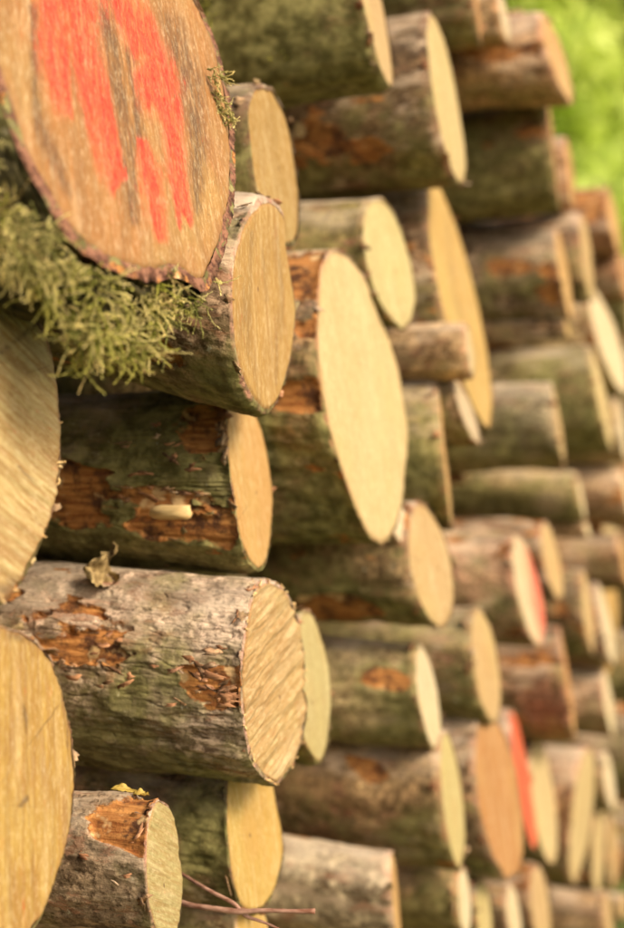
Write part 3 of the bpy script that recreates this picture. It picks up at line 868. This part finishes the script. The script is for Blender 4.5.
# clumps of moss on the big dark log across the top
NR = REC['N']
roots, dirs, lens, cols = [], [], [], []
for _ in range(900):
    s = rg.uniform(.02, .30); an = rg.normal(.2, .6)
    if fbm(np.array(s * 22.), np.array(an * 3.), np.array(3.), 2) < -.05: continue
    cdir = -FWD * math.cos(an) + UP * math.sin(an)
    cdir = cdir - cdir.dot(NR['ax']) * NR['ax']; cdir /= np.linalg.norm(cdir)
    roots.append(NR['ctr'] + NR['ax'] * s + cdir * NR['r'] * .99); dirs.append(cdir + rg.normal(0, .5, 3) + [0, 0, -.3])
    lens.append(rg.uniform(.006, .016)); cols.append((lime if rg.random() < .6 else deep) * rg.uniform(.6, 1.1))
V, Fq, C = strand_mesh(roots, dirs, lens, cols, rad=.0012, leaf=.004, rg=rg, segs=4)
add_local('moss', V, Fq, C, NR, MOSS, label='patchy green moss on the bark')


# ------------------------------------------------------------------ small things
def tube(pts, rads, sides=8, jag=0, rg=rg):
    pts = np.array(pts, float)
    # resample
    t = np.concatenate([[0], np.cumsum(np.linalg.norm(np.diff(pts, axis=0), axis=1))]); n = max(6, int(t[-1] / .004))
    tt = np.linspace(0, t[-1], n)
    P = np.stack([np.interp(tt, t, pts[:, k]) for k in range(3)], 1)
    for _ in range(3): P[1:-1] = (P[:-2] + 2 * P[1:-1] + P[2:]) / 4
    Rr = np.interp(tt, t, rads)
    V = []; Fc = []
    for i in range(n):
        d = P[min(i + 1, n - 1)] - P[max(i - 1, 0)]; d /= np.linalg.norm(d)
        e1 = np.cross(d, [.1, .3, .9]); e1 /= np.linalg.norm(e1); e2 = np.cross(d, e1)
        for a in range(sides):
            an = 2 * math.pi * a / sides
            V.append(P[i] + (Rr[i] * (1 + jag * rg.normal())) * (math.cos(an) * e1 + math.sin(an) * e2))
    for i in range(n - 1):
        for a in range(sides):
            b = (a + 1) % sides
            Fc.append([i * sides + a, i * sides + b, (i + 1) * sides + b, (i + 1) * sides + a])
    Fc.append(list(range(sides))[::-1]); Fc.append([(n - 1) * sides + a for a in range(sides)])
    return V, Fc


def thing_mesh(name, V, Fc, mat, origin, parent=None, smooth=True):
    V = np.array(V) - np.array(origin)
    o = mesh_obj(name, V, Fc, mat, parent, smooth=smooth)
    if parent is None: o.location = Vector([float(v) for v in origin])
    return o


# bare twig across the bottom
org = at(240, 912, 1.17)
tw = empty('twig', org)
tag(tw, 'thin reddish bare twig sticking out to the right at the bottom', 'twig')
for k, (pp, rr) in enumerate([
    ([(150, 893, 1.24), (190, 905, 1.20), (240, 912, 1.17), (262, 910, 1.16), (290, 911, 1.15), (315, 911, 1.145)], [.0024, .0024, .0026, .0020, .0019, .0023]),
    ([(176, 870, 1.24), (205, 888, 1.20), (238, 905, 1.175), (243, 916, 1.17), (262, 921, 1.165), (282, 930, 1.16)], [.0016, .0017, .0020, .0018, .0012, .0008]),
    ]):
    V, Fc = tube([at(*p) for p in pp], rr, jag=.06)
    thing_mesh('stem', V, Fc, TWIG, org, tw)


def leaf_mesh(L_, W_, cup, crumple, rgl, nu=22, nv=12):
    u, v = np.meshgrid(np.linspace(0, 1, nu), np.linspace(-1, 1, nv), indexing='ij')
    wd = W_ * np.sin(math.pi * np.clip(u, .01, .99)) ** .7 * (1 + .08 * np.sin(u * 40))
    x = (u - .5) * L_; y = v * wd * .5
    z = cup * (v ** 2) * W_ + crumple * fbm(u * 3 + 4, v * 1.5, 0 * u, 3) - .12 * L_ * (u - .5) ** 2 * 3
    top = np.stack([x, y, z], -1).reshape(-1, 3)
    ii = np.arange(nu * nv).reshape(nu, nv)
    f = np.stack([ii[:-1, :-1], ii[1:, :-1], ii[1:, 1:], ii[:-1, 1:]], -1).reshape(-1, 4)
    bot = top - [0, 0, .0004]
    return np.concatenate([top, bot]), np.concatenate([f, f[:, ::-1] + nu * nv])


def put_leaf(name, px, L_, W_, cup, cr, rot, mat, label, cat, group=None):
    V, f = leaf_mesh(L_, W_, cup, cr, rg)
    o = mesh_obj(name, V, f, mat)
    o.location = Vector([float(v) for v in at(*px)]); o.rotation_euler = rot
    tag(o, label, cat, group)
    return o


put_leaf('dry_leaf', (100, 577, 1.25), .036, .032, .35, .030, (1.15, .35, .5), DRY, 'crumpled tan dry leaf on top of the grey flaking log', 'leaf')
put_leaf('dry_leaf', (113, 556, 1.27), .024, .014, .5, .012, (.3, -1.1, 1.2), DRY, 'small folded greenish dry leaf behind the crumpled tan one', 'leaf')
put_leaf('yellow_leaf', (124, 790, 1.13), .024, .010, .2, .004, (.45, .1, .3), YEL, 'larger of two yellow leaves on the stubby log at the bottom left', 'leaf')
put_leaf('yellow_leaf', (141, 794, 1.115), .014, .009, .2, .004, (.4, -.1, .2), YEL, 'smaller of two yellow leaves on the stubby log at the bottom left', 'leaf')


def chip(L_, H_, D_, rgl, nu=14, nv=8, bend=.1, rough=.0012, pw=.28):
    """closed rounded sliver of wood or bark, long axis x"""
    V = []; Fc = []
    for i in range(nu):
        t = i / (nu - 1); e = (math.sin(math.pi * min(max(t, .03), .97))) ** pw
        for a in range(nv):
            an = 2 * math.pi * a / nv
            y = math.cos(an) * D_ / 2 * e; z = math.sin(an) * H_ / 2 * e
            y = math.copysign(abs(y) ** .8 * (D_ / 2) ** .2, y)
            V.append(np.array([(t - .5) * L_, y + bend * L_ * (t - .5) ** 2 * 2, z]) + rgl.normal(0, rough, 3))
    for i in range(nu - 1):
        for a in range(nv):
            b = (a + 1) % nv
            Fc.append([i * nv + a, i * nv + b, (i + 1) * nv + b, (i + 1) * nv + a])
    Fc.append(list(range(nv))[::-1]); Fc.append([(nu - 1) * nv + a for a in range(nv)])
    return np.array(V), Fc


def on_log(rec, s, an):
    """point and outward direction on a log's side; an = angle above the side that faces the camera"""
    cdir = -FWD * math.cos(an) + UP * math.sin(an)
    cdir = cdir - cdir.dot(rec['ax']) * rec['ax']; cdir /= np.linalg.norm(cdir)
    return rec['ctr'] + rec['ax'] * s + cdir * rec['r'], cdir


def stick_on(rec, name, mat, s, an, V, Fc, spin=0, lift=0, tiltq=0):
    p, cd = on_log(rec, s, an)
    x = -rec['ax']; z = np.cross(x, cd); z /= np.linalg.norm(z)      # y = outward
    if z[2] < 0 and abs(cd[2]) < .9: z = -z
    y = cd
    x2 = x * math.cos(spin) + z * math.sin(spin); z2 = -x * math.sin(spin) + z * math.cos(spin)
    y2 = y * math.cos(tiltq) + z2 * math.sin(tiltq); z3 = -y * math.sin(tiltq) + z2 * math.cos(tiltq)
    Q = np.stack([x2, y2, z3], 1)
    W_ = (V @ Q.T) + p + cd * lift
    return mesh_obj(name, (W_ - rec['ctr']) @ rec['R'], Fc, mat, rec['root'])


def scar():
    """flat oblong facet left by a cut branch: blunt on the right, round on the left, edges slightly broken"""
    ol = [(.021, .0062), (.012, .0070), (.002, .0066), (-.009, .0071), (-.017, .0060), (-.0215, .0030), (-.0225, -.001), (-.019, -.0055),
          (-.010, -.0066), (0, -.0072), (.010, -.0063), (.0195, -.0068), (.0215, -.003), (.0205, .001)]
    ol = np.array(ol) + rg.normal(0, .0003, (len(ol), 2)); n = len(ol)
    top = np.stack([ol[:, 0] * .96, 0 * ol[:, 0] + .0022, ol[:, 1] * .9], 1); bot = np.stack([ol[:, 0], 0 * ol[:, 0] - .004, ol[:, 1]], 1)
    V = np.concatenate([top, bot, [[0, .0017, 0]]])
    return V, [[2 * n, (i + 1) % n, i] for i in range(n)] + [[i, (i + 1) % n, n + (i + 1) % n, n + i] for i in range(n)]


DR, CR, FR = REC['D'], REC['C'], REC['F']
V, Fc = scar()
o = stick_on(DR, 'branch_scar', FRESH, .045, -.33, V, Fc, spin=.02, lift=.002)
o['label'] = 'flat pale oblong scar of a cut branch'
def plate(L_, H_, rgl, n=13):
    """ragged flat scale of bark, curled along its length, under 1 mm thick"""
    an = np.sort(rgl.uniform(0, 2 * math.pi, n)); k = rgl.uniform(.35, 1.15, n)
    x = np.cos(an) * k * L_ / 2; z = np.sin(an) * k * H_ / 2
    cur = rgl.uniform(-.3, .5)
    y = cur * z ** 2 / H_ * 2 + .2 * rgl.normal() * x ** 2 / L_
    top = np.stack([x, y + .0004, z], 1); bot = np.stack([x * .95, y - .0004, z * .95], 1)
    V = np.concatenate([top, bot, [[0, .0005, 0], [0, -.0004, 0]]])
    Fc = []
    for i in range(n):
        j = (i + 1) % n
        Fc += [[2 * n, j, i], [2 * n + 1, n + i, n + j], [i, j, n + j, n + i]]
    return V, Fc


for k in range(120):
    r = rg.random()
    if r < .22: rec, s, an = CR, abs(rg.normal(.0, .035)), rg.normal(.12, .10)
    elif r < .42: rec, s, an = CR, rg.normal(.135, .03), rg.normal(.12, .16)
    elif r < .66: rec, s, an = CR, rg.uniform(.005, .20), rg.normal(1.15, .07)
    elif r < .86: rec, s, an = DR, rg.uniform(.0, .10), rg.normal(.0, .4)
    else: rec, s, an = FR, rg.uniform(.0, .05), rg.uniform(.1, .9)
    V, Fc = plate(rg.uniform(.008, .028), rg.uniform(.003, .009), rg)
    o = stick_on(rec, 'bark_flake', FLAKE if rg.random() < .5 else BARK, s, an, V, Fc, spin=rg.normal(0, .25), lift=rg.uniform(-.0004, .0012), tiltq=rg.normal(0, .22))
    o.color = rg.choice([[2.0, 1.3, 1.0, .1], [1.2, .7, .5, 0], [2.4, 1.8, 1.5, .1]])
# torn and curled bits of bark round the sawn rims
for key, rec in REC.items():
    if rec['r'] < .045 or key == 'painted': continue
    for k in range(9 if rec['r'] > .08 else 6):
        a = rg.uniform(0, 2 * math.pi)
        b = rec['a1'] * math.cos(a) + rec['a2'] * math.sin(a)
        pr = np.interp(a, rec['th'], rec['prof'], period=2 * math.pi)
        yv = b - b.dot(rec['ax']) * rec['ax']; yv /= np.linalg.norm(yv)
        xv = -rec['ax']; zv = np.cross(xv, yv)
        V, Fc = plate(rg.uniform(.008, .022), rg.uniform(.006, .022), rg)
        t1, t2 = rg.normal(.12, .3), rg.normal(0, .5)
        x2 = xv * math.cos(t1) + yv * math.sin(t1); y2 = yv * math.cos(t1) - xv * math.sin(t1)
        x3 = x2 * math.cos(t2) + zv * math.sin(t2); z3 = zv * math.cos(t2) - x2 * math.sin(t2)
        Q = np.stack([x3, y2, z3], 1)
        p = b * pr + rec['ax'] * rg.uniform(-.001, .012) + yv * rg.uniform(0, .0022)
        o = mesh_obj('bark_flap', (V @ Q.T + p) @ rec['R'], Fc, BARK if rg.random() < .7 else FLAKE, rec['root'])
        o.color = rg.choice([[1.6, 1.2, .95, .2], [1.1, .75, .5, .1], [2.2, 1.8, 1.5, .2]])
# torn fibres round the rim of the sharpest cut ends
for rec, nn in ((CR, 26), (REC['A'], 30)):
    for k in range(nn):
        a = rg.uniform(0, 2 * math.pi)
        pr = np.interp(a, rec['th'], rec['prof'], period=2 * math.pi)
        p = rec['ctr'] + (rec['a1'] * math.cos(a) + rec['a2'] * math.sin(a)) * pr * .985
        V, Fc = chip(rg.uniform(.003, .008), .0018, .0012, rg, 6, 6, .3, .0004)
        Q = np.linalg.qr(rg.normal(0, 1, (3, 3)))[0]
        mesh_obj('splinter', (V @ Q.T + p - rec['ctr'] + rec['nrm'] * .001) @ rec['R'], Fc, FRESH, rec['root'])
# short dark crack in the bottom left end: a real slit-shaped groove piece
# ------------------------------------------------------------------ greenery behind the pile
def leaf_cloud(n, blobs, rgl, size=.05):
    ctr = np.array([b[:3] for b in blobs]); rad = np.array([b[3] for b in blobs])
    pick = rgl.choice(len(blobs), n, p=rad ** 2 / (rad ** 2).sum())
    d = rgl.normal(0, 1, (n, 3)); d /= np.linalg.norm(d, axis=1)[:, None]
    rr = rgl.random(n) ** .45
    P = ctr[pick] + d * (rad[pick] * rr)[:, None] * [1, 1, .75]
    a = rgl.normal(0, 1, (n, 3)) + [0, 0, .2]; a /= np.linalg.norm(a, axis=1)[:, None]
    b = np.cross(a, rgl.normal(0, 1, (n, 3))); b /= np.linalg.norm(b, axis=1)[:, None]
    s = (size * rgl.uniform(.6, 1.3, n))[:, None]
    V = np.stack([P - a * s, P - b * s * .5, P + a * s, P + b * s * .5], 1).reshape(-1, 3)
    Fq = np.arange(n * 4).reshape(n, 4)
    tone = rgl.random(len(blobs))[pick] * .6 + rgl.random(n) * .4
    c0, c1 = np.array([.46, .60, .09]), np.array([.84, .92, .30])
    C = np.repeat(c0 + (c1 - c0) * tone[:, None], 4, 0)
    return V, Fq, C


def make_tree(name, x, y, h, spread, n, label, cat, seed, low=.15):
    rgl = np.random.default_rng(seed)
    root = empty(name, (x, y, 0)); tag(root, label, cat, 'green trees and bushes behind the pile')
    V, Fc = tube([(0, 0, -.1), (rgl.normal(0, .05), 0, h * .3), (rgl.normal(0, .12), rgl.normal(0, .1), h * .6), (rgl.normal(0, .2), 0, h * .92)],
                 [.035 * h / 2, .028 * h / 2, .018 * h / 2, .006], 10)
    mesh_obj('trunk', V, Fc, TRUNK, root)
    blobs = []
    for k in range(30):
        t = rgl.uniform(low, 1); a = rgl.uniform(0, 6.28); q = spread * (1 - abs(t - .5) * .9) * rgl.uniform(.2, 1)
        c = np.array([q * math.cos(a), q * math.sin(a), h * t])
        blobs.append((*c, spread * rgl.uniform(.22, .42)))
        if k % 3 == 0:
            V, Fc = tube([(0, 0, max(.1, c[2] - .5 * q - .2)), c * [.5, .5, 1] - [0, 0, .1], c], [.012 * h / 2, .008 * h / 2, .003], 6)
            mesh_obj('limb', V, Fc, TRUNK, root)
    V, Fq, C = leaf_cloud(n, blobs, rgl, .05 + .006 * h)
    mesh_obj('crown', V, Fq, LEAF, root, {'vc': C}, smooth=False)
    return root


TREES = [(-1.15, 6.6, 2.7, .9, 'light green bush nearest behind the right end of the pile', 'bush'),
         (.6, 7.4, 2.6, 1.0, 'light green bush just past the end of the pile, to the right', 'bush'),
         (-1.75, 8.6, 5.2, 1.5, 'yellow green young tree just above the pile top', 'tree'),
         (-.5, 9.6, 6.0, 1.8, 'bright green leafy tree filling the upper right corner', 'tree'),
         (-3.6, 11.0, 6.6, 2.0, 'leafy tree left of the bright one behind the pile', 'tree'),
         (1.6, 11.5, 6.4, 2.0, 'leafy tree right of the bright one behind the pile', 'tree'),
         (-1.9, 13.5, 8.4, 2.6, 'tallest leafy tree farthest behind the pile', 'tree'),
         (-5.2, 8.5, 5.4, 1.7, 'green tree behind the middle of the pile', 'tree')]
for i, (x, y, h, s, lab, cat) in enumerate(TREES):
    make_tree('leafy_bush' if cat == 'bush' else 'leafy_tree', x, y, h, s, 12000 if h < 3 else 26000, lab, cat, 40 + i, .03 if cat == 'bush' else .10)
